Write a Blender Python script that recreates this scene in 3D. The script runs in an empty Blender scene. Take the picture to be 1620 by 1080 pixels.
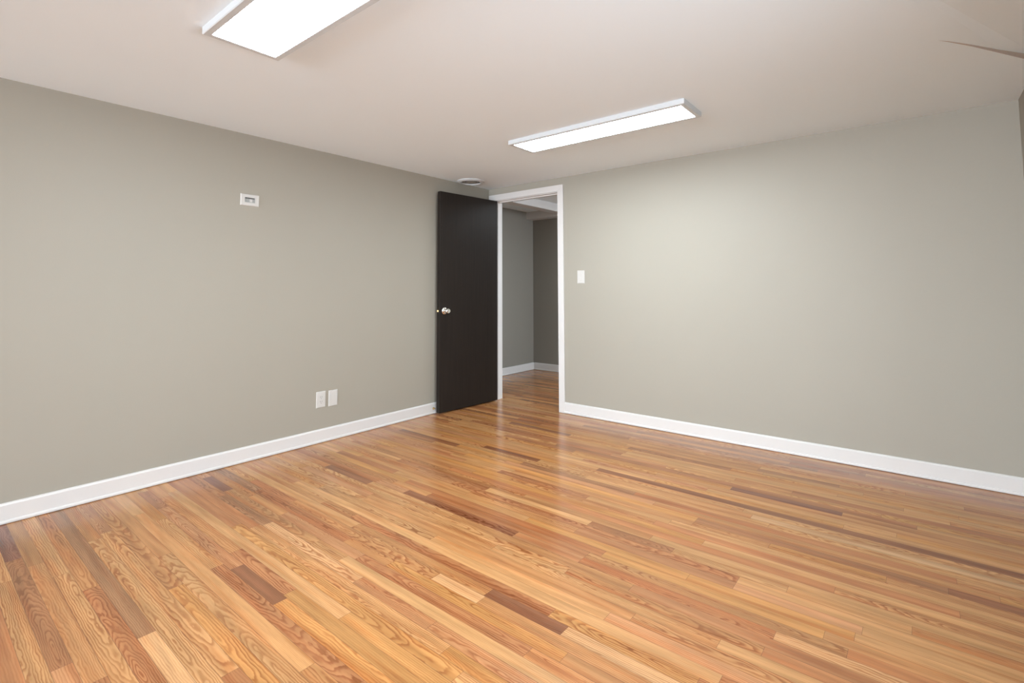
import bpy, bmesh, math, random
from mathutils import Vector, Matrix

S = bpy.context.scene
COL = S.collection

# ------------------------------------------------------------------ camera
cam_d = bpy.data.cameras.new('camera')
cam_d.sensor_fit = 'HORIZONTAL'
cam_d.sensor_width = 36.0
cam_d.lens = 792.17 * 36.0 / 1620.0
cam_d.shift_y = -132.35 / 1620.0
cam_d.clip_start = 0.02
cam = bpy.data.objects.new('camera', cam_d)
COL.objects.link(cam)
_ya, _pt, _ro = 0.6812, 0.06363, -0.0025
_f = Vector((-math.sin(_ya) * math.cos(_pt), math.cos(_ya) * math.cos(_pt), math.sin(_pt)))
_r = Vector((math.cos(_ya), math.sin(_ya), 0))
_u = _r.cross(_f)
_r2 = _r * math.cos(_ro) + _u * math.sin(_ro)
_u2 = -_r * math.sin(_ro) + _u * math.cos(_ro)
_m = Matrix(((_r2.x, _u2.x, -_f.x), (_r2.y, _u2.y, -_f.y), (_r2.z, _u2.z, -_f.z))).to_4x4()
_m.translation = Vector((3.492, -3.9215, 1.1243))
cam.matrix_world = _m
S.camera = cam

# ------------------------------------------------------------------ exposure, sky, daylight
S.view_settings.view_transform = 'Standard'
S.view_settings.look = 'None'
S.view_settings.gamma = 1.0
S.view_settings.use_curve_mapping = False
S.view_settings.exposure = 0.07

W = bpy.data.worlds.new('sky')
S.world = W
W.use_nodes = True
_bg = W.node_tree.nodes['Background']
_bg.inputs[0].default_value = (0.72, 0.86, 1.0, 1)
_bg.inputs[1].default_value = 1.0

P_SIDE, P_FRONT, P_HALL = 66, 700, 120
HALL_FILL = 19.0  # glow of the unseen panel added to brighten the hall
LAMP = 39.5          # glow of the ceiling panels


def daylight(name, loc, direction, sx, sy, power, color):
    d = bpy.data.lights.new(name, 'AREA')
    d.shape = 'RECTANGLE'
    d.size, d.size_y = sx, sy
    d.energy = power
    d.color = color
    o = bpy.data.objects.new(name, d)
    o.location = loc
    o.rotation_euler = Vector(direction).to_track_quat('-Z', 'Y').to_euler()
    COL.objects.link(o)
    return o


# low unseen window added beside the camera to brighten the left wall
daylight('added_daylight_side', (4.45, -3.05, 1.05), (-1, 0.1, 0.08), 1.7, 1.1, P_SIDE, (0.83, 0.915, 1.0))
# wide unseen window added far behind the camera for even light
daylight('added_daylight_front', (2.10, -11.4, 1.10), (0, 1, 0.02), 3.3, 1.7, P_FRONT, (0.83, 0.915, 1.0))
daylight('added_daylight_hall_side', (4.70, -0.35, 1.60), (-0.35, 1, 0), 0.85, 0.95, P_HALL, (0.80, 0.90, 1.0))  # unseen window light added to brighten the hall's far wall
daylight('daylight_hall', (5.5, 0.98, 1.60), (-1, 0.12, 0), 0.9, 0.95, P_HALL, (0.80, 0.90, 1.0))

# ------------------------------------------------------------------ dimensions
H = 2.18             # room ceiling
RW = 3.97            # room width along the back wall
NEAR = -11.0          # wall behind the camera
TH = 0.12            # wall thickness
HX, HY, HH = -0.793, 1.845, 2.222      # hall left wall, hall far wall, hall ceiling
OX0, OX1, OZ = 0.083, 0.872, 2.043     # doorway

# ------------------------------------------------------------------ materials


def new_mat(name):
    m = bpy.data.materials.new(name)
    m.use_nodes = True
    return m, m.node_tree, m.node_tree.nodes['Principled BSDF']


def node(nt, t, **kw):
    n = nt.nodes.new(t)
    for k, v in kw.items():
        setattr(n, k, v)
    return n


def paint(name, col, rough=0.6, bump=0.0, scale=180.0, mottle=0.0, spec=0.4):
    m, nt, b = new_mat(name)
    b.inputs['Roughness'].default_value = rough
    b.inputs['Specular IOR Level'].default_value = spec
    tc = node(nt, 'ShaderNodeTexCoord')
    if mottle:
        n = node(nt, 'ShaderNodeTexNoise')
        n.inputs['Scale'].default_value = 2.2
        n.inputs['Detail'].default_value = 2.0
        nt.links.new(tc.outputs['Object'], n.inputs['Vector'])
        mx = node(nt, 'ShaderNodeMix', data_type='RGBA')
        mx.inputs[6].default_value = tuple(c * (1 - mottle) for c in col) + (1,)
        mx.inputs[7].default_value = tuple(min(1, c * (1 + mottle)) for c in col) + (1,)
        nt.links.new(n.outputs['Fac'], mx.inputs[0])
        nt.links.new(mx.outputs[2], b.inputs['Base Color'])
    else:
        b.inputs['Base Color'].default_value = tuple(col) + (1,)
    if bump:
        n2 = node(nt, 'ShaderNodeTexNoise')
        n2.inputs['Scale'].default_value = scale
        n2.inputs['Detail'].default_value = 3.0
        nt.links.new(tc.outputs['Object'], n2.inputs['Vector'])
        bp = node(nt, 'ShaderNodeBump')
        bp.inputs['Strength'].default_value = bump
        bp.inputs['Distance'].default_value = 0.002
        nt.links.new(n2.outputs['Fac'], bp.inputs['Height'])
        nt.links.new(bp.outputs['Normal'], b.inputs['Normal'])
    return m


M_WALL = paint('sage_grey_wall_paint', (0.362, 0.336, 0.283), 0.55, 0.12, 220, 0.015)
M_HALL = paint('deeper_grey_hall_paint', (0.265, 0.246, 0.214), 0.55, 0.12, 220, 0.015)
M_CEIL = paint('white_ceiling_paint', (0.86, 0.935, 0.985), 0.8, 0.10, 160, 0.01)
M_TRIM = paint('white_trim_paint', (0.68, 0.66, 0.645), 0.35, 0.03, 60)
M_PLASTIC = paint('white_plastic', (0.60, 0.585, 0.56), 0.35)
M_SLOT = paint('dark_slot', (0.05, 0.05, 0.05), 0.6)
M_BOX = paint('grey_box_interior', (0.36, 0.37, 0.36), 0.6)
M_CREASE_SHADE = paint('painted_crease_shade', (0.46, 0.36, 0.29), 0.9)  # shade and floor tint on the ceiling crease, painted as tan
M_METALPAINT = paint('white_enamelled_metal', (0.63, 0.66, 0.68), 0.4)
M_VENTGREY = paint('grey_vent_metal', (0.33, 0.33, 0.32), 0.5)
M_VENTDARK = paint('dark_duct_interior', (0.06, 0.055, 0.05), 0.8)


def metal(name, col, rough):
    m, nt, b = new_mat(name)
    b.inputs['Base Color'].default_value = tuple(col) + (1,)
    b.inputs['Metallic'].default_value = 1.0
    n = node(nt, 'ShaderNodeTexNoise')
    n.inputs['Scale'].default_value = 90
    mr = node(nt, 'ShaderNodeMapRange')
    mr.inputs['To Min'].default_value = rough * 0.8
    mr.inputs['To Max'].default_value = rough * 1.3
    nt.links.new(n.outputs['Fac'], mr.inputs['Value'])
    nt.links.new(mr.outputs['Result'], b.inputs['Roughness'])
    return m


M_CHROME = metal('polished_chrome', (0.86, 0.85, 0.83), 0.12)
M_BRONZE = metal('dark_bronze', (0.07, 0.055, 0.045), 0.4)
M_BRASS = metal('worn_brass', (0.62, 0.45, 0.22), 0.3)


def door_mat():
    m, nt, b = new_mat('dark_espresso_door_stain')
    tc = node(nt, 'ShaderNodeTexCoord')
    mp = node(nt, 'ShaderNodeMapping')
    mp.inputs['Scale'].default_value = (60, 60, 2.0)
    n = node(nt, 'ShaderNodeTexNoise')
    n.inputs['Scale'].default_value = 1.0
    n.inputs['Detail'].default_value = 4.0
    nt.links.new(tc.outputs['Object'], mp.inputs['Vector'])
    nt.links.new(mp.outputs['Vector'], n.inputs['Vector'])
    mx = node(nt, 'ShaderNodeMix', data_type='RGBA')
    mx.inputs[6].default_value = (0.013, 0.0095, 0.008, 1)
    mx.inputs[7].default_value = (0.025, 0.019, 0.0155, 1)
    nt.links.new(n.outputs['Fac'], mx.inputs[0])
    nt.links.new(mx.outputs[2], b.inputs['Base Color'])
    b.inputs['Roughness'].default_value = 0.40
    b.inputs['Specular IOR Level'].default_value = 0.2
    return m


M_DOOR = door_mat()


def glow_mat(name, strength):
    m, nt, b = new_mat(name)
    b.inputs['Base Color'].default_value = (0.9, 0.9, 0.9, 1)
    b.inputs['Roughness'].default_value = 0.5
    b.inputs['Emission Color'].default_value = (0.835, 0.94, 1.0, 1)
    b.inputs['Emission Strength'].default_value = strength
    return m


M_GLOW = glow_mat('lit_white_diffuser', LAMP)
M_FILL_HALL = glow_mat('added_hall_diffuser', HALL_FILL)


def glass_mat():
    m, nt, b = new_mat('window_glass')
    out = nt.nodes['Material Output']
    tr = node(nt, 'ShaderNodeBsdfTransparent')
    gl = node(nt, 'ShaderNodeBsdfGlossy')
    gl.inputs['Roughness'].default_value = 0.02
    mx = node(nt, 'ShaderNodeMixShader')
    mx.inputs[0].default_value = 0.06
    nt.links.new(tr.outputs[0], mx.inputs[1])
    nt.links.new(gl.outputs[0], mx.inputs[2])
    nt.links.new(mx.outputs[0], out.inputs['Surface'])
    return m


M_GLASS = glass_mat()


def floor_mat():
    """red oak strip flooring: rings cut by each board's own plane, pores, seams"""
    m, nt, b = new_mat('red_oak_strip_floor')
    L = nt.links

    def math_(op, a, c=None, d=None):
        n = node(nt, 'ShaderNodeMath', operation=op)
        for i, v in enumerate((a, c, d)):
            if v is None:
                continue
            if isinstance(v, (int, float)):
                n.inputs[i].default_value = v
            else:
                L.new(v, n.inputs[i])
        return n.outputs[0]

    def vec(x, y, z):
        n = node(nt, 'ShaderNodeCombineXYZ')
        for i, v in enumerate((x, y, z)):
            if isinstance(v, (int, float)):
                n.inputs[i].default_value = v
            else:
                L.new(v, n.inputs[i])
        return n.outputs[0]

    def noise(v, detail=2.0, rough=0.5):
        n = node(nt, 'ShaderNodeTexNoise')
        n.inputs['Scale'].default_value = 1.0
        n.inputs['Detail'].default_value = detail
        n.inputs['Roughness'].default_value = rough
        L.new(v, n.inputs['Vector'])
        return n.outputs['Fac']

    uv = node(nt, 'ShaderNodeUVMap', uv_map='board')
    sp = node(nt, 'ShaderNodeSeparateXYZ')
    L.new(uv.outputs[0], sp.inputs[0])
    U, V = sp.outputs[0], sp.outputs[1]
    ag = node(nt, 'ShaderNodeAttribute', attribute_name='grain')
    sg = node(nt, 'ShaderNodeSeparateXYZ')
    L.new(ag.outputs['Vector'], sg.inputs[0])
    H0, V0, SL = sg.outputs
    ax = node(nt, 'ShaderNodeAttribute', attribute_name='extra')
    sx = node(nt, 'ShaderNodeSeparateXYZ')
    L.new(ax.outputs['Vector'], sx.inputs[0])
    SEED, LEN, STR = sx.outputs
    at = node(nt, 'ShaderNodeAttribute', attribute_name='tint')
    s10 = math_('MULTIPLY', SEED, 37.0)

    n1 = noise(vec(math_('MULTIPLY', U, 4.0), math_('MULTIPLY', V, 14.0), s10), 2.0)
    n1 = math_('SUBTRACT', n1, 0.5)
    Hh = math_('ADD', math_('ADD', H0, math_('MULTIPLY', U, SL)), math_('MULTIPLY', n1, 0.045))
    n2 = noise(vec(math_('MULTIPLY', U, 16.0), math_('MULTIPLY', V, 60.0), math_('ADD', s10, 5.0)), 2.0)
    n2 = math_('MULTIPLY', math_('SUBTRACT', n2, 0.5), 0.0085)
    dv = math_('SUBTRACT', V, V0)
    r = math_('SQRT', math_('ADD', math_('MULTIPLY', dv, dv), math_('MULTIPLY', Hh, Hh)))
    r = math_('ADD', r, n2)
    spacing = math_('ADD', 0.0042, math_('MULTIPLY', math_('FRACT', math_('MULTIPLY', SEED, 13.7)), 0.0042))
    fr = math_('FRACT', math_('DIVIDE', r, spacing))
    rp = node(nt, 'ShaderNodeValToRGB')
    cr = rp.color_ramp
    cr.elements[0].position = 0.0
    cr.elements[0].color = (0.15, 0.15, 0.15, 1)
    cr.elements[1].position = 1.0
    cr.elements[1].color = (0.15, 0.15, 0.15, 1)
    for ps, v in ((0.10, 1.0), (0.30, 0.85), (0.55, 0.2), (0.88, 0.02)):
        e = cr.elements.new(ps)
        e.color = (v, v, v, 1)
    L.new(fr, rp.inputs[0])
    rings = node(nt, 'ShaderNodeSeparateColor')
    L.new(rp.outputs[0], rings.inputs[0])
    ring = rings.outputs[0]
    # open pores: short dark dashes along the board
    po = noise(vec(math_('MULTIPLY', U, 22.0), math_('MULTIPLY', V, 900.0), s10), 2.0, 0.6)
    pr = node(nt, 'ShaderNodeMapRange')
    pr.inputs['From Min'].default_value = 0.52
    pr.inputs['From Max'].default_value = 0.72
    L.new(po, pr.inputs['Value'])
    pore = pr.outputs[0]
    # strength of the figure also wanders along the board
    wn = noise(vec(math_('MULTIPLY', U, 2.5), math_('MULTIPLY', V, 25.0), math_('ADD', s10, 11.0)), 1.0)
    wr = node(nt, 'ShaderNodeMapRange')
    wr.inputs['From Min'].default_value = 0.3
    wr.inputs['From Max'].default_value = 0.7
    wr.inputs['To Min'].default_value = 0.55
    wr.inputs['To Max'].default_value = 1.0
    L.new(wn, wr.inputs['Value'])
    dark = math_('MULTIPLY', math_('MULTIPLY', ring, STR), wr.outputs[0])
    dark = math_('ADD', dark, math_('MULTIPLY', pore, 0.16))
    dark = math_('MINIMUM', dark, 1.0)
    # slow colour drift inside the board
    dn = noise(vec(math_('MULTIPLY', U, 3.0), math_('MULTIPLY', V, 40.0), math_('ADD', s10, 23.0)), 3.0)
    dr = node(nt, 'ShaderNodeMapRange')
    dr.inputs['From Min'].default_value = 0.25
    dr.inputs['From Max'].default_value = 0.75
    dr.inputs['To Min'].default_value = 0.74
    dr.inputs['To Max'].default_value = 1.24
    L.new(dn, dr.inputs['Value'])
    base = node(nt, 'ShaderNodeVectorMath', operation='SCALE')
    L.new(at.outputs['Color'], base.inputs[0])
    L.new(dr.outputs[0], base.inputs['Scale'])
    hn = noise(vec(math_('MULTIPLY', U, 1.8), math_('MULTIPLY', V, 30.0), math_('ADD', s10, 41.0)), 2.0)
    hr = node(nt, 'ShaderNodeMapRange')
    hr.inputs['From Min'].default_value = 0.48
    hr.inputs['From Max'].default_value = 0.72
    hr.inputs['To Max'].default_value = 0.8
    L.new(hn, hr.inputs['Value'])
    hm = node(nt, 'ShaderNodeVectorMath', operation='MULTIPLY')
    L.new(base.outputs[0], hm.inputs[0])
    hm.inputs[1].default_value = (0.86, 0.68, 0.56)
    hx = node(nt, 'ShaderNodeMix', data_type='RGBA')
    L.new(hr.outputs[0], hx.inputs[0])
    L.new(base.outputs[0], hx.inputs[6])
    L.new(hm.outputs[0], hx.inputs[7])
    base = type('out', (), {'outputs': [hx.outputs[2]]})
    dk = node(nt, 'ShaderNodeVectorMath', operation='MULTIPLY')
    L.new(base.outputs[0], dk.inputs[0])
    dk.inputs[1].default_value = (0.50, 0.34, 0.25)
    mx = node(nt, 'ShaderNodeMix', data_type='RGBA')
    L.new(dark, mx.inputs[0])
    L.new(base.outputs[0], mx.inputs[6])
    L.new(dk.outputs[0], mx.inputs[7])
    # seams between boards
    ev = math_('SUBTRACT', 0.025675, math_('ABSOLUTE', V))
    eu = math_('MINIMUM', U, math_('SUBTRACT', LEN, U))
    ed = math_('MINIMUM', ev, eu)
    sm = node(nt, 'ShaderNodeMapRange')
    sm.inputs['From Min'].default_value = 0.0002
    sm.inputs['From Max'].default_value = 0.0011
    sm.inputs['To Min'].default_value = 0.62
    sm.inputs['To Max'].default_value = 0.0
    L.new(ed, sm.inputs['Value'])
    mx2 = node(nt, 'ShaderNodeMix', data_type='RGBA')
    L.new(sm.outputs[0], mx2.inputs[0])
    L.new(mx.outputs[2], mx2.inputs[6])
    mx2.inputs[7].default_value = (0.10, 0.05, 0.028, 1)
    L.new(mx2.outputs[2], b.inputs['Base Color'])
    # satin polyurethane
    rn = noise(vec(math_('MULTIPLY', U, 6.0), math_('MULTIPLY', V, 30.0), s10), 2.0)
    rr = node(nt, 'ShaderNodeMapRange')
    rr.inputs['To Min'].default_value = 0.15
    rr.inputs['To Max'].default_value = 0.26
    L.new(rn, rr.inputs['Value'])
    L.new(rr.outputs[0], b.inputs['Roughness'])
    b.inputs['Specular IOR Level'].default_value = 0.5
    bp = node(nt, 'ShaderNodeBump')
    bp.inputs['Strength'].default_value = 0.05
    bp.inputs['Distance'].default_value = 0.0005
    hgt = math_('SUBTRACT', 1.0, math_('ADD', math_('MULTIPLY', dark, 0.4), sm.outputs[0]))
    L.new(hgt, bp.inputs['Height'])
    L.new(bp.outputs['Normal'], b.inputs['Normal'])
    return m


M_FLOOR = floor_mat()

# ------------------------------------------------------------------ mesh helpers


def box(bm, x0, x1, y0, y1, z0, z1):
    v = [bm.verts.new(c) for c in ((x0, y0, z0), (x1, y0, z0), (x1, y1, z0), (x0, y1, z0),
                                   (x0, y0, z1), (x1, y0, z1), (x1, y1, z1), (x0, y1, z1))]
    for f in ((3, 2, 1, 0), (4, 5, 6, 7), (0, 1, 5, 4), (1, 2, 6, 5), (2, 3, 7, 6), (3, 0, 4, 7)):
        bm.faces.new([v[i] for i in f])


def extrude_profile(bm, pts, a, b_, place):
    """closed profile pts (p, q) swept from a to b_ ; place(t, p, q) -> xyz"""
    ra = [bm.verts.new(place(a, p, q)) for p, q in pts]
    rb = [bm.verts.new(place(b_, p, q)) for p, q in pts]
    n = len(pts)
    for i in range(n):
        bm.faces.new((ra[i], ra[(i + 1) % n], rb[(i + 1) % n], rb[i]))
    bm.faces.new(ra[::-1])
    bm.faces.new(rb)


def lathe(bm, prof, seg=40, axis='Z', origin=(0, 0, 0), close=True):
    """prof = [(radius, height)...] revolved about an axis"""
    rings = []
    o = Vector(origin)
    for r, h in prof:
        ring = []
        for i in range(seg):
            a = 2 * math.pi * i / seg
            c, s = r * math.cos(a), r * math.sin(a)
            p = {'Z': (c, s, h), 'X': (h, c, s), 'Y': (c, h, s)}[axis]
            ring.append(bm.verts.new(o + Vector(p)))
        rings.append(ring)
    for k in range(len(rings) - 1):
        for i in range(seg):
            j = (i + 1) % seg
            bm.faces.new((rings[k][i], rings[k][j], rings[k + 1][j], rings[k + 1][i]))
    if close:
        bm.faces.new(rings[0][::-1])
        bm.faces.new(rings[-1])


def obj(name, bm, mat, parent=None, smooth=False, bevel=0.0, seg=2):
    bmesh.ops.recalc_face_normals(bm, faces=bm.faces)
    me = bpy.data.meshes.new(name)
    bm.to_mesh(me)
    bm.free()
    me.materials.append(mat)
    o = bpy.data.objects.new(name, me)
    COL.objects.link(o)
    if parent is not None:
        o.parent = parent
    if smooth:
        for p in me.polygons:
            p.use_smooth = True
        me.set_sharp_from_angle(angle=math.radians(35))
    if bevel:
        md = o.modifiers.new('bevel', 'BEVEL')
        md.width = bevel
        md.segments = seg
        md.limit_method = 'ANGLE'
    return o


def tag(o, label, cat, group=None, kind=None):
    o['label'] = label
    o['category'] = cat
    if group:
        o['group'] = group
    if kind:
        o['kind'] = kind
    return o


def empty(name, loc=(0, 0, 0), rot=(0, 0, 0)):
    o = bpy.data.objects.new(name, None)
    o.empty_display_size = 0.1
    o.location = loc
    o.rotation_euler = rot
    COL.objects.link(o)
    return o


def structure(name, bm, mat, label, cat, **kw):
    return tag(obj(name, bm, mat, **kw), label, cat, kind='structure')


def B(*args):
    bm = bmesh.new()
    for a in args:
        box(bm, *a)
    return bm


# ------------------------------------------------------------------ floor
BW, PH = 0.05135, 0.0324          # board width and where the first seam falls
TONES = {
    'pale':   (0.581, 0.328, 0.153),
    'light':  (0.540, 0.280, 0.113),
    'gold':   (0.520, 0.249, 0.082),
    'tan':    (0.475, 0.226, 0.087),
    'pink':   (0.500, 0.242, 0.108),
    'red':    (0.424, 0.180, 0.071),
    'brown':  (0.374, 0.166, 0.069),
    'grey':   (0.364, 0.182, 0.084),
    'dark':   (0.268, 0.109, 0.049),
    'plum':   (0.237, 0.097, 0.056),
}
# boards one can pick out in the photograph: centre line y, from x, to x, tone, figure
KNOWN = [
    (-3.340, 0.0, 1.480, 'grey', 's'), (-3.340, 1.480, 2.20, 'pale', 's'),
    (-3.390, 0.0, 1.008, 'tan', 'c'), (-3.390, 1.008, 1.95, 'red', 'c'),
    (-3.440, 0.0, 0.800, 'light', 'm'), (-3.440, 0.800, 1.95, 'light', 'c'),
    (-3.495, 0.0, 0.62, 'tan', 's'), (-3.495, 0.62, 1.60, 'tan', 'm'),
    (-3.560, 0.0, 0.50, 'plum', 'm'), (-3.560, 0.50, 1.45, 'brown', 'c'),
    (-3.610, 0.70, 1.75, 'light', 'm'),
    (-3.285, 0.0, 0.55, 'tan', 'm'), (-3.285, 0.55, 1.90, 'light', 'c'),
    (-3.235, 0.0, 0.50, 'pink', 'c'), (-3.235, 0.50, 1.866, 'light', 'c'), (-3.235, 1.866, 2.7, 'red', 's'),
    (-3.185, 0.0, 1.25, 'tan', 'c'), (-3.185, 1.25, 2.3, 'gold', 'c'),
    (-3.130, 0.0, 0.95, 'tan', 's'), (-3.130, 0.95, 2.3, 'light', 'c'),
    (-3.030, 0.55, 1.22, 'light', 'c'), (-3.030, 1.22, 2.2, 'red', 'c'),
    (-2.985, 0.40, 1.287, 'pink', 'c'), (-2.985, 1.287, 1.648, 'dark', 's'), (-2.985, 1.648, 2.7, 'gold', 'm'),
    (-2.925, 1.15, 1.62, 'red', 'c'), (-2.925, 1.62, 2.6, 'gold', 's'),
    (-2.870, 0.2, 1.9, 'light', 's'), (-2.820, 0.9, 2.4, 'gold', 'c'),
    (-2.763, 1.30, 2.294, 'light', 'm'), (-2.763, 2.294, 3.2, 'gold', 'm'),
    (-2.712, 1.0, 1.75, 'pale', 'c'),
    (-2.685, 0.11, 0.420, 'plum', 's'), (-2.685, 0.42, 1.35, 'tan', 'c'),
    (-2.635, 1.61, 2.5, 'red', 'c'), (-2.575, 1.75, 2.6, 'gold', 'c'),
    (-2.525, 0.85, 1.967, 'tan', 'c'), (-2.525, 1.967, 2.208, 'pale', 's'), (-2.525, 2.208, 3.1, 'tan', 's'),
    (-2.470, 1.35, 2.20, 'tan', 'c'), (-2.470, 2.20, 2.535, 'dark', 's'), (-2.470, 2.535, 3.25, 'pale', 'm'),
    (-2.410, 1.25, 2.45, 'red', 'm'), (-2.360, 0.6, 3.0, 'light', 's'),
    (-2.220, 1.10, 2.000, 'light', 'm'), (-2.220, 2.000, 2.95, 'light', 'c'),
    (-2.165, 1.35, 2.35, 'light', 'c'),
    (-2.065, 2.35, 3.080, 'red', 'm'), (-2.065, 3.080, 3.9, 'pale', 'm'),
    (-2.118, 2.60, 3.97, 'brown', 's'),
    (-2.090, 0.5, 0.95, 'dark', 's'), (-2.080, 1.218, 2.0, 'dark', 'c'),
    (-1.910, 0.30, 0.927, 'brown', 's'), (-1.910, 0.927, 1.95, 'light', 's'),
    (-2.010, 1.35, 2.35, 'brown', 's'), (-1.960, 1.1, 2.4, 'red', 's'),
    (-1.860, 1.5, 2.2, 'tan', 'c'), (-1.860, 2.2, 2.9, 'brown', 's'),
    (-1.730, 1.55, 2.212, 'light', 's'), (-1.730, 2.212, 2.62, 'brown', 'c'),
    (-1.640, 1.15, 3.2, 'red', 's'), (-1.690, 2.5, 3.97, 'light', 's'),
    (-1.456, 0.95, 1.489, 'light', 's'), (-1.456, 1.489, 2.6, 'tan', 's'),
    (-1.505, 1.42, 2.05, 'brown', 'c'),
    (-1.415, 2.6, 3.530, 'brown', 's'), (-1.415, 3.530, 3.97, 'dark', 's'),
    (-1.580, 2.7, 3.97, 'light', 's'), (-1.800, 2.9, 3.97, 'light', 's'), (-1.850, 2.4, 3.3, 'pink', 's'),
    (-1.060, 0.9, 1.880, 'tan', 's'), (-1.060, 1.880, 3.97, 'dark', 's'),
    (-1.115, 1.75, 2.75, 'light', 'c'), (-1.165, 2.8, 3.97, 'pale', 's'),
    (-1.175, 1.02, 1.50, 'dark', 's'), (-1.275, 0.2, 0.85, 'dark', 's'),
    (-0.877, 2.62, 3.147, 'plum', 's'), (-0.877, 3.147, 3.97, 'tan', 's'),
    (-0.830, 2.3, 3.438, 'brown', 's'), (-0.830, 3.438, 3.97, 'light', 's'),
    (-0.950, 2.2, 3.97, 'tan', 's'), (-0.725, 2.9, 3.97, 'brown', 's'),
    (-0.775, 2.2, 3.3, 'light', 'c'),
    (-0.700, 1.20, 1.865, 'brown', 's'), (-0.700, 1.865, 2.6, 'light', 's'),
    (-0.640, 1.9, 3.1, 'light', 's'), (-0.560, 0.75, 1.35, 'dark', 's'),
]


def build_floor():
    rnd = random.Random(11)
    x_min, x_max = HX - 0.02, 5.3
    y_top, y_bot = HY + 0.02, NEAR
    k0 = math.floor((-y_top - PH) / BW)
    k1 = math.ceil((-y_bot - PH) / BW)
    known = {}
    for y, xa, xb, tone, fig in KNOWN:
        k = int(math.floor((-y - PH) / BW))
        known.setdefault(k, []).append((xa, xb, tone, fig))
    bag = (['tan'] * 9 + ['light'] * 7 + ['gold'] * 6 + ['pink'] * 5 + ['red'] * 4 + ['grey'] * 1 +
           ['brown'] * 2)
    verts, faces, uvs, tint, grain, extra = [], [], [], [], [], []

    def add(k, xa, xb, tone, fig):
        yc = -(PH + (k + 0.5) * BW)
        n = len(verts)
        h = BW / 2
        verts.extend(((xa, yc - h, 0), (xb, yc - h, 0), (xb, yc + h, 0), (xa, yc + h, 0)))
        faces.append((n, n + 1, n + 2, n + 3))
        ln = xb - xa
        uvs.extend(((0, -h), (ln, -h), (ln, h), (0, h)))
        c = TONES[tone]
        j = rnd.uniform(0.92, 1.08)
        w = rnd.uniform(-0.03, 0.03)
        tint.append((c[0] * j * (1 + w), c[1] * j, c[2] * j * (1 - w), 1))
        s = rnd.random()
        if fig == 'c':                       # flat sawn: cathedrals
            sl = rnd.choice((-1, 1)) * rnd.uniform(0.03, 0.085)
            g = (-sl * rnd.uniform(0.0, ln), rnd.uniform(-0.014, 0.014), sl)
            st = rnd.uniform(0.80, 1.0)
        elif fig == 'm':                     # rift: slanting stripes
            sl = rnd.choice((-1, 1)) * rnd.uniform(0.01, 0.03)
            g = (rnd.uniform(0.02, 0.05), rnd.choice((-1, 1)) * rnd.uniform(0.025, 0.05), sl)
            st = rnd.uniform(0.65, 0.95)
        else:                                # quarter sawn: fine straight lines
            g = (rnd.uniform(0.03, 0.06), rnd.choice((-1, 1)) * rnd.uniform(0.12, 0.22), rnd.uniform(-.006, .006))
            st = rnd.uniform(0.30, 0.60)
        grain.append(g)
        extra.append((s, ln, st))

    def fill(k, xa, xb):
        x = xa
        first = True
        while x < xb - 1e-6:
            ln = rnd.choice((rnd.uniform(0.3, 0.7), rnd.uniform(0.6, 1.2), rnd.uniform(0.9, 1.7)))
            if first:
                ln *= rnd.uniform(0.4, 1.0)
                first = False
            e = x + ln
            if xb - e < 0.25:
                e = xb
            e = min(e, xb)
            add(k, x, e, rnd.choice(bag), rnd.choice('ccmss'))
            x = e

    for k in range(k0, k1 + 1):
        x = x_min
        for xa, xb, tone, fig in sorted(known.get(k, [])):
            if xa < x - 1e-6:
                xa = x
            if xb - xa < 0.05:
                continue
            if xa > x + 1e-6:
                if xa - x < 0.2:
                    xa = x
                else:
                    fill(k, x, xa)
            add(k, xa, xb, tone, fig)
            x = xb
        if x < x_max:
            fill(k, x, x_max)
    me = bpy.data.meshes.new('floor')
    me.from_pydata(verts, [], faces)
    uvl = me.uv_layers.new(name='board')
    for i, c in enumerate(uvs):
        uvl.data[i].uv = c
    a = me.attributes.new('tint', 'FLOAT_COLOR', 'FACE')
    for i, c in enumerate(tint):
        a.data[i].color = c
    a = me.attributes.new('grain', 'FLOAT_VECTOR', 'FACE')
    for i, c in enumerate(grain):
        a.data[i].vector = c
    a = me.attributes.new('extra', 'FLOAT_VECTOR', 'FACE')
    for i, c in enumerate(extra):
        a.data[i].vector = c
    me.materials.append(M_FLOOR)
    o = bpy.data.objects.new('floor', me)
    COL.objects.link(o)
    tag(o, 'glossy red oak strip floor with boards running along the right-hand wall', 'floor', kind='structure')


build_floor()

# ------------------------------------------------------------------ walls
structure('wall_left', B((-TH, 0, NEAR - TH, 0.0, -0.02, H + 0.1)), M_WALL,
          'sage grey wall on the left, behind the open dark door', 'wall')
structure('wall_back', B((-TH, OX0 - 0.02, 0, TH, -0.02, HH + 0.1), (OX1 + 0.02, RW + TH, 0, TH, -0.02, HH + 0.1),
                         (OX0 - 0.02, OX1 + 0.02, 0, TH, OZ + 0.02, HH + 0.1)), M_WALL,
          'sage grey wall on the right, with the doorway at its left end', 'wall')
WX0, WX1, WZ0, WZ1 = 0.35, 3.85, 0.20, 2.00
RY0, RY1, RZ0, RZ1 = -3.9, -2.2, 0.50, 1.60
structure('wall_right', B((RW, RW + TH, NEAR - TH, RY0, -0.02, H + 0.1), (RW, RW + TH, RY1, 0, -0.02, H + 0.1),
                          (RW, RW + TH, RY0, RY1, -0.02, RZ0), (RW, RW + TH, RY0, RY1, RZ1, H + 0.1)), M_WALL,
          'sliver of shaded wall at the right edge of the picture', 'wall')
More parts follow.
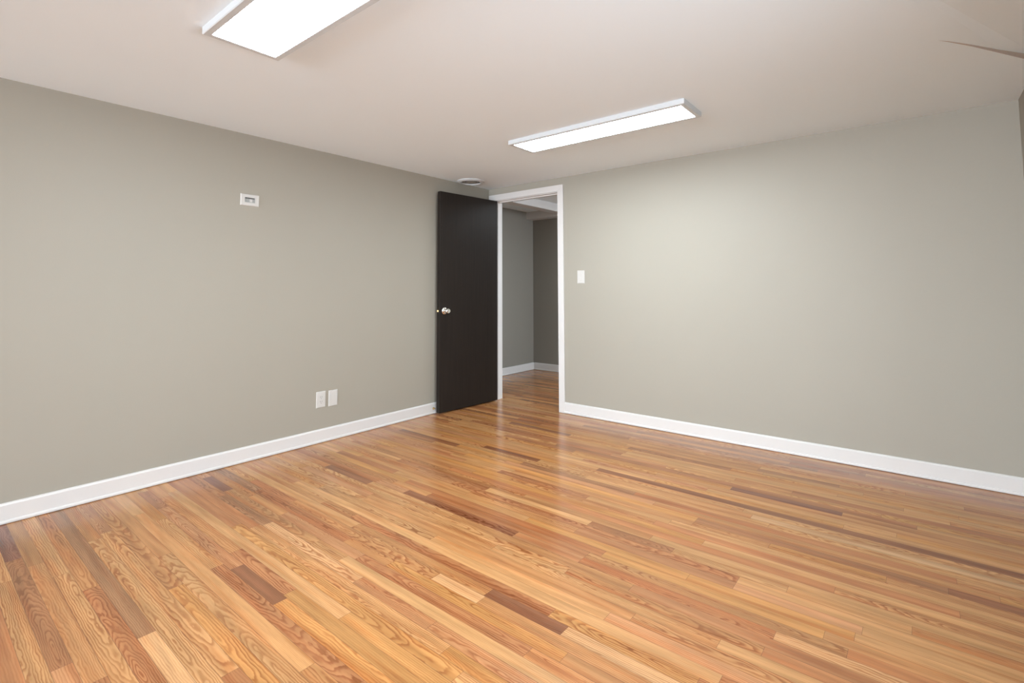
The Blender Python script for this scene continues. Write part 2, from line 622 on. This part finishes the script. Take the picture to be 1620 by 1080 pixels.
structure('wall_front', B((0, WX0, NEAR - TH, NEAR, -0.02, H + 0.1), (WX1, RW, NEAR - TH, NEAR, -0.02, H + 0.1),
                          (WX0, WX1, NEAR - TH, NEAR, -0.02, WZ0), (WX0, WX1, NEAR - TH, NEAR, WZ1, H + 0.1)), M_WALL,
          'sage grey wall behind the viewer with an added wide window', 'wall')
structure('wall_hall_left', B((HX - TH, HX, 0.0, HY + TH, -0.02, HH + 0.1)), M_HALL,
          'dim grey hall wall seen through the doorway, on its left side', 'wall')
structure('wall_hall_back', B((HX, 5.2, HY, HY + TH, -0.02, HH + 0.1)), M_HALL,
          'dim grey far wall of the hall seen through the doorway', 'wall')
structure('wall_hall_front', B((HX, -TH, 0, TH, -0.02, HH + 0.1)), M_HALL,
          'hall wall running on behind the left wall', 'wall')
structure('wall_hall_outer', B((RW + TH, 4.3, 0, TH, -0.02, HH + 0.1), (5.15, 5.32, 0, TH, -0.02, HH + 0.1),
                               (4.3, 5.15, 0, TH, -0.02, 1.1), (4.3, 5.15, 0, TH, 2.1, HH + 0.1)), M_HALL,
          'outer wall of the hall with an added window', 'wall')
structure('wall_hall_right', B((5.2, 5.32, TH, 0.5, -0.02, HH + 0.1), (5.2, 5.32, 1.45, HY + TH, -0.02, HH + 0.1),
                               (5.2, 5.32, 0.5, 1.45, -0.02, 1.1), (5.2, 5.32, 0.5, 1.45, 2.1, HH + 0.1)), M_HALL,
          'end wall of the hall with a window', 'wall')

# ------------------------------------------------------------------ ceilings


def ceiling_mesh():
    bm = bmesh.new()
    # crease in the board at the right: the near side bows up off the far side
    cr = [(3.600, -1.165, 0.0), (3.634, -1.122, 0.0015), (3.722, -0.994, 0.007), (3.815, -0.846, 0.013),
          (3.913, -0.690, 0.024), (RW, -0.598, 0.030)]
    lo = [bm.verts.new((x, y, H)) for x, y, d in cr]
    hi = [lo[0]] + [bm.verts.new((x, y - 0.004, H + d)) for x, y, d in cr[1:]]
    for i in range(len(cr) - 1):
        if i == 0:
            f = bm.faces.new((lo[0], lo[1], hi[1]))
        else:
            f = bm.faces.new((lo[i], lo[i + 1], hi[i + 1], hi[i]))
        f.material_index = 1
    # far side
    c00 = bm.verts.new((-0.02, 0.02, H))
    c10 = bm.verts.new((RW, 0.02, H))
    b0 = bm.verts.new((-0.02, -1.165, H))
    bm.faces.new([c00, b0] + lo + [c10])
    # near side, easing back down to the flat
    n0 = bm.verts.new((-0.02, NEAR - 0.02, H))
    n1 = bm.verts.new((RW, NEAR - 0.02, H))
    q0 = bm.verts.new((3.3, NEAR - 0.02, H))
    q1 = bm.verts.new((RW, -2.6, H))
    q2 = bm.verts.new((3.45, -1.9, H))
    bm.faces.new([b0, n0, q0, q2, lo[0]])
    bm.faces.new([q0, n1, q1, q2])
    prev = lo[0]
    for i in range(1, len(hi)):
        bm.faces.new([prev, q2, hi[i]])
        prev = hi[i]
    bm.faces.new([hi[-1], q2, q1])
    return bm


_c = structure('ceiling', ceiling_mesh(), M_CEIL, 'white painted ceiling with a crease near its right end', 'ceiling')
_c.data.materials.append(M_CREASE_SHADE)
structure('ceiling_hall', B((HX, 5.2, TH, HY, HH, HH + 0.04)), M_CEIL,
          'shaded ceiling of the hall beyond the doorway', 'ceiling')
structure('trim_1', B((-0.205, -0.070, TH, HY - 0.155, 2.124, HH)), M_TRIM,
          'white boxed beam running away along the hall ceiling', 'beam')
structure('trim_2', B((HX, 5.2, HY - 0.155, HY, 2.118, HH)), M_TRIM,
          'white boxed soffit across the far wall of the hall', 'soffit')

# ------------------------------------------------------------------ baseboards
PROF = [(0, 0.0025), (0.019, 0.0025), (0.0205, 0.010), (0.018, 0.017), (0.0135, 0.019), (0.0135, 0.088), (0.010, 0.095),
        (0.006, 0.098), (0, 0.098)]


def baseboard(name, a, b_, place, label):
    bm = bmesh.new()
    extrude_profile(bm, PROF, a, b_, place)
    structure(name, bm, M_TRIM, label, 'baseboard')


baseboard('baseboard_left', NEAR, 0.0, lambda t, p, q: (p, t, q), 'white baseboard along the left wall')
baseboard('baseboard_back', 0.934, RW, lambda t, p, q: (t, -p, q), 'white baseboard along the right-hand wall')
baseboard('baseboard_right', NEAR, -0.022, lambda t, p, q: (RW - p, t, q), 'white baseboard under the wall at the right edge')
baseboard('baseboard_front', 0.022, RW - 0.022, lambda t, p, q: (t, NEAR + p, q), 'white baseboard behind the viewer')
baseboard('baseboard_hall_left', TH, HY, lambda t, p, q: (HX + p, t, q), 'white baseboard on the left wall of the hall')
baseboard('baseboard_hall_back', HX + 0.022, 5.2, lambda t, p, q: (t, HY - p, q), 'white baseboard on the far wall of the hall')

# ------------------------------------------------------------------ door frame


def door_frame():
    root = empty('trim_3', (OX0, 0, 0))
    tag(root, 'white door frame around the open doorway in the corner', 'door frame', kind='structure')
    root.location = (0, 0, 0)
    # casing boards on the room side, mitred at the right
    bm = bmesh.new()
    w = 0.062
    x1, z1 = OX1 + 0.004, OZ + 0.006
    y0, y1 = -0.016, 0.0

    def prism(pts):
        a = [bm.verts.new((x, y0, z)) for x, z in pts]
        c = [bm.verts.new((x, y1, z)) for x, z in pts]
        n = len(pts)
        bm.faces.new(a)
        bm.faces.new(c[::-1])
        for i in range(n):
            bm.faces.new((a[i], c[i], c[(i + 1) % n], a[(i + 1) % n]))
    prism([(x1, 0), (x1 + w, 0), (x1 + w, z1 + w), (x1, z1)])
    obj('side_casing', bm, M_TRIM, root, bevel=0.003)
    bm = bmesh.new()
    prism([(0.012, z1), (x1, z1), (x1 + w, z1 + w), (0.012, z1 + w)])
    obj('head_casing', bm, M_TRIM, root, bevel=0.003)
    bm = bmesh.new()
    prism([(0.017, 0), (OX0 - 0.004, 0), (OX0 - 0.004, z1), (0.017, z1)])
    obj('side_casing', bm, M_TRIM, root, bevel=0.003)
    # jamb lining and stop
    obj('jamb', B((OX0 - 0.02, OX0, 0, TH, 0, OZ + 0.02)), M_TRIM, root, bevel=0.0015)
    obj('jamb', B((OX1, OX1 + 0.02, 0, TH, 0, OZ + 0.02)), M_TRIM, root, bevel=0.0015)
    obj('head_jamb', B((OX0, OX1, 0, TH, OZ, OZ + 0.02)), M_TRIM, root, bevel=0.0015)
    obj('door_stop_strip', B((OX0, OX0 + 0.010, 0.042, 0.075, 0, OZ - 0.010), (OX1 - 0.010, OX1, 0.042, 0.075, 0, OZ - 0.010),
                       (OX0, OX1, 0.042, 0.075, OZ - 0.010, OZ)), M_TRIM, root)
    obj('strike_plate', B((OX1 - 0.0015, OX1, 0.006, 0.034, 0.90, 0.965)), M_BRASS, root)


door_frame()

# ------------------------------------------------------------------ door leaf (standing open against the left wall)


def door_leaf():
    hx, hy = 0.128, -0.010          # room-side face at the hinge edge
    fx, fy = 0.076, -0.761          # room-side face at the free edge
    ang = math.atan2(fx - hx, -(fy - hy))    # lean from straight -y
    root = empty('door_1', (hx, hy, 0.012), (0, 0, ang))
    tag(root, 'dark espresso flush door standing open against the left wall', 'door', kind='structure')
    ln = math.hypot(fx - hx, fy - hy)
    # local: x = room side normal, -y = along the leaf
    obj('door_panel', B((-0.040, 0.0, -ln, 0.0, 0.0, 2.030)), M_DOOR, root, bevel=0.002)
    kz, ky = 0.919, -ln + 0.058
    bm = bmesh.new()
    lathe(bm, [(0.0135, 0.003), (0.012, 0.010), (0.0105, 0.020), (0.012, 0.028), (0.020, 0.033), (0.0245, 0.040),
               (0.0255, 0.048), (0.0235, 0.056), (0.018, 0.061), (0.016, 0.0605), (0.008, 0.0600), (0.001, 0.0602)],
          40, 'X', (0, ky, kz))
    kn = obj('door_knob', bm, M_CHROME, root, smooth=True)
    kn['label'] = 'chrome door knob'
    bm = bmesh.new()
    lathe(bm, [(0.033, 0.0), (0.033, 0.002), (0.030, 0.006), (0.022, 0.010), (0.014, 0.0105)], 40, 'X', (0, ky, kz))
    ro = obj('rosette', bm, M_CHROME, kn, smooth=True)
    ro['label'] = 'round chrome rosette behind the knob'
    lp = obj('latch_plate', B((-0.032, -0.008, -ln - 0.0012, -ln + 0.001, kz - 0.028, kz + 0.028)), M_BRONZE, root, bevel=0.0008)
    lp['label'] = 'dark bronze latch plate'
    bm = bmesh.new()
    extrude_profile(bm, [(-0.027, 0.0), (-0.013, 0.0), (-0.013, -0.004), (-0.022, -0.012), (-0.027, -0.012)],
                    kz - 0.008, kz + 0.008, lambda t, p, q: (p, -ln + q, t))
    lb = obj('latch_bolt', bm, M_BRASS, root)
    lb['label'] = 'brass latch bolt'


door_leaf()

# spring stop on the baseboard behind the door
bm = bmesh.new()
lathe(bm, [(0.011, 0.0), (0.011, 0.003), (0.006, 0.006), (0.005, 0.014), (0.0065, 0.015), (0.0065, 0.022), (0.004, 0.024)],
      20, 'X', (0.0135, -0.772, 0.048))
tag(obj('door_stop', bm, M_BRASS, smooth=True), 'tiny brass door stop on the left baseboard beside the door edge', 'door stop')

# ------------------------------------------------------------------ ceiling lights


def ceiling_light(x0, x1, y0, y1, label, z=H, glow=None, group='flat panel ceiling lights'):
    cx, cy = (x0 + x1) / 2, (y0 + y1) / 2
    hx, hy = (x1 - x0) / 2, (y1 - y0) / 2
    root = empty('ceiling_light', (cx, cy, z))
    tag(root, label, 'ceiling light', group)
    d, lip = 0.030, 0.027
    bm = bmesh.new()

    def ring(ix, z):
        return [bm.verts.new(c) for c in ((-hx + ix, -hy + ix, z), (hx - ix, -hy + ix, z),
                                          (hx - ix, hy - ix, z), (-hx + ix, hy - ix, z))]
    rs = [ring(0.0, 0.0), ring(0.0, -d + 0.003), ring(0.003, -d), ring(lip, -d), ring(lip, -d + 0.012)]
    for a, c in zip(rs, rs[1:]):
        for i in range(4):
            j = (i + 1) % 4
            bm.faces.new((a[i], a[j], c[j], c[i]))
    bm.faces.new(rs[0])
    bm.faces.new(rs[-1])
    fr = obj('light_frame', bm, M_METALPAINT, root)
    fr['label'] = 'pale metal frame'
    bm = bmesh.new()
    box(bm, -hx + lip + 0.0005, hx - lip - 0.0005, -hy + lip + 0.0005, hy - lip - 0.0005, -d + 0.003, -d + 0.008)
    df = obj('light_diffuser', bm, glow or M_GLOW, root)
    df['label'] = 'glowing white diffuser'
    return root


ceiling_light(1.268, 2.527, -1.217, -0.931, 'long glowing white ceiling panel nearer the doorway, seen whole')
ceiling_light(1.300, 2.560, -3.190, -2.880, 'glowing white ceiling panel cut off by the top of the picture')
ceiling_light(1.10, 1.40, 0.38, 1.62, 'unseen ceiling panel added to light the hall beyond the doorway', HH, M_FILL_HALL, 'added hall lights')

# ------------------------------------------------------------------ round ceiling vent


def vent():
    root = empty('ceiling_vent', (0.143, -0.425, H))
    tag(root, 'round white air vent on the ceiling above the open door', 'vent')
    bm = bmesh.new()
    lathe(bm, [(0.093, -0.003), (0.095, -0.014), (0.102, -0.018), (0.112, -0.017), (0.127, -0.010), (0.133, -0.006),
               (0.133, 0.0), (0.093, 0.0)], 56, 'Z', close=False)
    obj('vent_ring', bm, M_METALPAINT, root, smooth=True)
    bm = bmesh.new()
    lathe(bm, [(0.094, -0.0005), (0.094, -0.002)], 56, 'Z')
    o = obj('duct_opening', bm, M_VENTDARK, root)
    o['label'] = 'dark duct opening'
    bm = bmesh.new()
    lathe(bm, [(0.060, -0.003), (0.070, -0.011), (0.073, -0.011), (0.064, -0.002)], 48, 'Z', close=False)
    obj('vent_cone', bm, M_VENTGREY, root, smooth=True)
    bm = bmesh.new()
    lathe(bm, [(0.040, -0.003), (0.056, -0.010), (0.052, -0.012)], 40, 'Z')
    obj('vent_centre', bm, M_VENTGREY, root, smooth=True)


vent()

# ------------------------------------------------------------------ wall plates
# local frame of a plate: x across, z up, -y out of the wall


def plate_ring(bm, w, h, ow, oh, t):
    def rect(a, c, y):
        return [bm.verts.new(p) for p in ((-a, y, -c), (a, y, -c), (a, y, c), (-a, y, c))]
    rs = [rect(w / 2, h / 2, 0), rect(w / 2, h / 2, -t * 0.45), rect(w / 2 - 0.004, h / 2 - 0.004, -t),
          rect(ow / 2, oh / 2, -t), rect(ow / 2, oh / 2, 0)]
    for a, c in zip(rs, rs[1:] + rs[:1]):
        for i in range(4):
            j = (i + 1) % 4
            bm.faces.new((a[i], a[j], c[j], c[i]))


def screws(root, pts, t):
    for x, z in pts:
        bm = bmesh.new()
        lathe(bm, [(0.0034, -t + 0.0005), (0.0034, -t - 0.0006), (0.0024, -t - 0.0012)], 16, 'Y', (x, 0, z))
        obj('screw', bm, M_PLASTIC, root, smooth=True)


LEFT = (0, 0, math.pi / 2)       # turned so that -y faces into the room from the left wall

# open plate high on the left wall
r = empty('wall_plate', (0.0, -2.431, 1.732), LEFT)
tag(r, 'white wall plate with an open slot, high on the left wall', 'wall plate')
bm = bmesh.new()
plate_ring(bm, 0.122, 0.079, 0.068, 0.034, 0.007)
obj('cover_plate', bm, M_PLASTIC, r)
bm = bmesh.new()
for a in ((-0.034, 0.034, -0.0012, -0.0002, -0.017, 0.017),):
    box(bm, *a)
o = obj('box_interior', bm, M_BOX, r)
o['label'] = 'grey inside of the open box'
o = obj('painted_box_shade', B((-0.033, 0.030, -0.0022, -0.0012, 0.0105, 0.0165)), M_SLOT, r)  # shade under the slot's top edge, put in as a dark strip
o['label'] = 'dark strip painted as shade along the top of the slot'
o = obj('cable_clip', B((-0.002, 0.016, -0.0045, -0.0012, -0.013, 0.007)), M_PLASTIC, r, bevel=0.001)
o['label'] = 'pale clip inside the slot'

# power outlet low on the left wall
r = empty('power_outlet', (0.0, -1.879, 0.313), LEFT)
tag(r, 'white power outlet low on the left wall, left of the blank plate', 'outlet')
bm = bmesh.new()
plate_ring(bm, 0.074, 0.117, 0.0335, 0.067, 0.006)
obj('cover_plate', bm, M_PLASTIC, r)
ins = obj('receptacle', B((-0.0165, 0.0165, -0.0068, 0.0, -0.0332, 0.0332)), M_PLASTIC, r, bevel=0.0012)
for zc in (0.0165, -0.0165):
    for xo, hh in ((-0.0062, 0.0042), (0.0062, 0.0034)):
        o = obj('blade_slot', B((xo - 0.0011, xo + 0.0011, -0.0071, -0.0060, zc + 0.003 - hh, zc + 0.003 + hh)), M_SLOT, ins)
        o['label'] = 'dark slot'
    bm = bmesh.new()
    lathe(bm, [(0.0024, -0.0060), (0.0024, -0.0071)], 14, 'Y', (0, 0, zc - 0.0085))
    o = obj('ground_hole', bm, M_SLOT, ins)
    o['label'] = 'dark round hole'
screws(r, ((0, 0.0485), (0, -0.0485)), 0.006)

# blank plate beside it
r = empty('blank_wall_plate', (0.0, -1.779, 0.309), LEFT)
tag(r, 'blank white wall plate low on the left wall, right of the power outlet', 'wall plate')
bm = bmesh.new()
plate_ring(bm, 0.074, 0.117, 0.0335, 0.067, 0.006)
obj('cover_plate', bm, M_PLASTIC, r)
obj('blank_insert', B((-0.0165, 0.0165, -0.0064, 0.0, -0.0332, 0.0332)), M_PLASTIC, r, bevel=0.0012)
screws(r, ((0, 0.0485), (0, -0.0485)), 0.006)

# light switch beside the doorway
r = empty('light_switch', (1.118, 0.0, 1.238))
tag(r, 'white rocker light switch on the right-hand wall beside the doorway', 'light switch')
bm = bmesh.new()
plate_ring(bm, 0.075, 0.117, 0.0335, 0.067, 0.006)
obj('cover_plate', bm, M_PLASTIC, r)
bm = bmesh.new()
extrude_profile(bm, [(0.0, -0.0328), (-0.0095, -0.0328), (-0.0068, 0.002), (-0.0075, 0.0328), (0.0, 0.0328)], -0.0163, 0.0163,
                lambda t, p, q: (t, p, q))
obj('rocker', bm, M_PLASTIC, r, bevel=0.001)
screws(r, ((0, 0.0485), (0, -0.0485)), 0.006)

# ------------------------------------------------------------------ unseen windows, mostly added, that let the daylight in


def window(name, a0, a1, z0, z1, place, label):
    """place(a, d, z): a along the wall, d into the wall"""
    root = empty(name)
    tag(root, label, 'window', kind='structure')

    def pb(bm, A0, A1, d0, d1, Z0, Z1):
        p, q = place(A0, d0, Z0), place(A1, d1, Z1)
        box(bm, min(p[0], q[0]), max(p[0], q[0]), min(p[1], q[1]), max(p[1], q[1]), min(p[2], q[2]), max(p[2], q[2]))
    bm = bmesh.new()
    t = 0.045
    for A0, A1, Z0, Z1 in ((a0, a0 + t, z0, z1), (a1 - t, a1, z0, z1), (a0 + t, a1 - t, z0, z0 + t), (a0 + t, a1 - t, z1 - t, z1)):
        pb(bm, A0, A1, 0.03, 0.09, Z0, Z1)
    mid = (a0 + a1) / 2
    pb(bm, mid - 0.02, mid + 0.02, 0.03, 0.09, z0 + t, z1 - t)
    obj('window_frame', bm, M_TRIM, root)
    bm = bmesh.new()
    pb(bm, a0 + t, a1 - t, 0.058, 0.062, z0 + t, z1 - t)
    obj('window_pane', bm, M_GLASS, root)
    bm = bmesh.new()
    pb(bm, a0 - 0.03, a1 + 0.03, -0.03, 0.03, z0 - 0.025, z0)
    obj('window_sill', bm, M_TRIM, root)


window('added_window_1', WX0, WX1, WZ0, WZ1, lambda a, d, z: (a, NEAR - d, z), 'unseen wide window added behind the viewer for its light')
window('added_window_2', 4.3, 5.15, 1.1, 2.1, lambda a, d, z: (a, TH - d, z), 'unseen window added on the outer side to light the hall')
window('added_window_4', RY0, RY1, RZ0, RZ1, lambda a, d, z: (RW + d, a, z), 'unseen wide window added beside the viewer on the right for its light')
window('window_3', 0.5, 1.45, 1.1, 2.1, lambda a, d, z: (5.2 + d, a, z), 'window at the end of the hall')
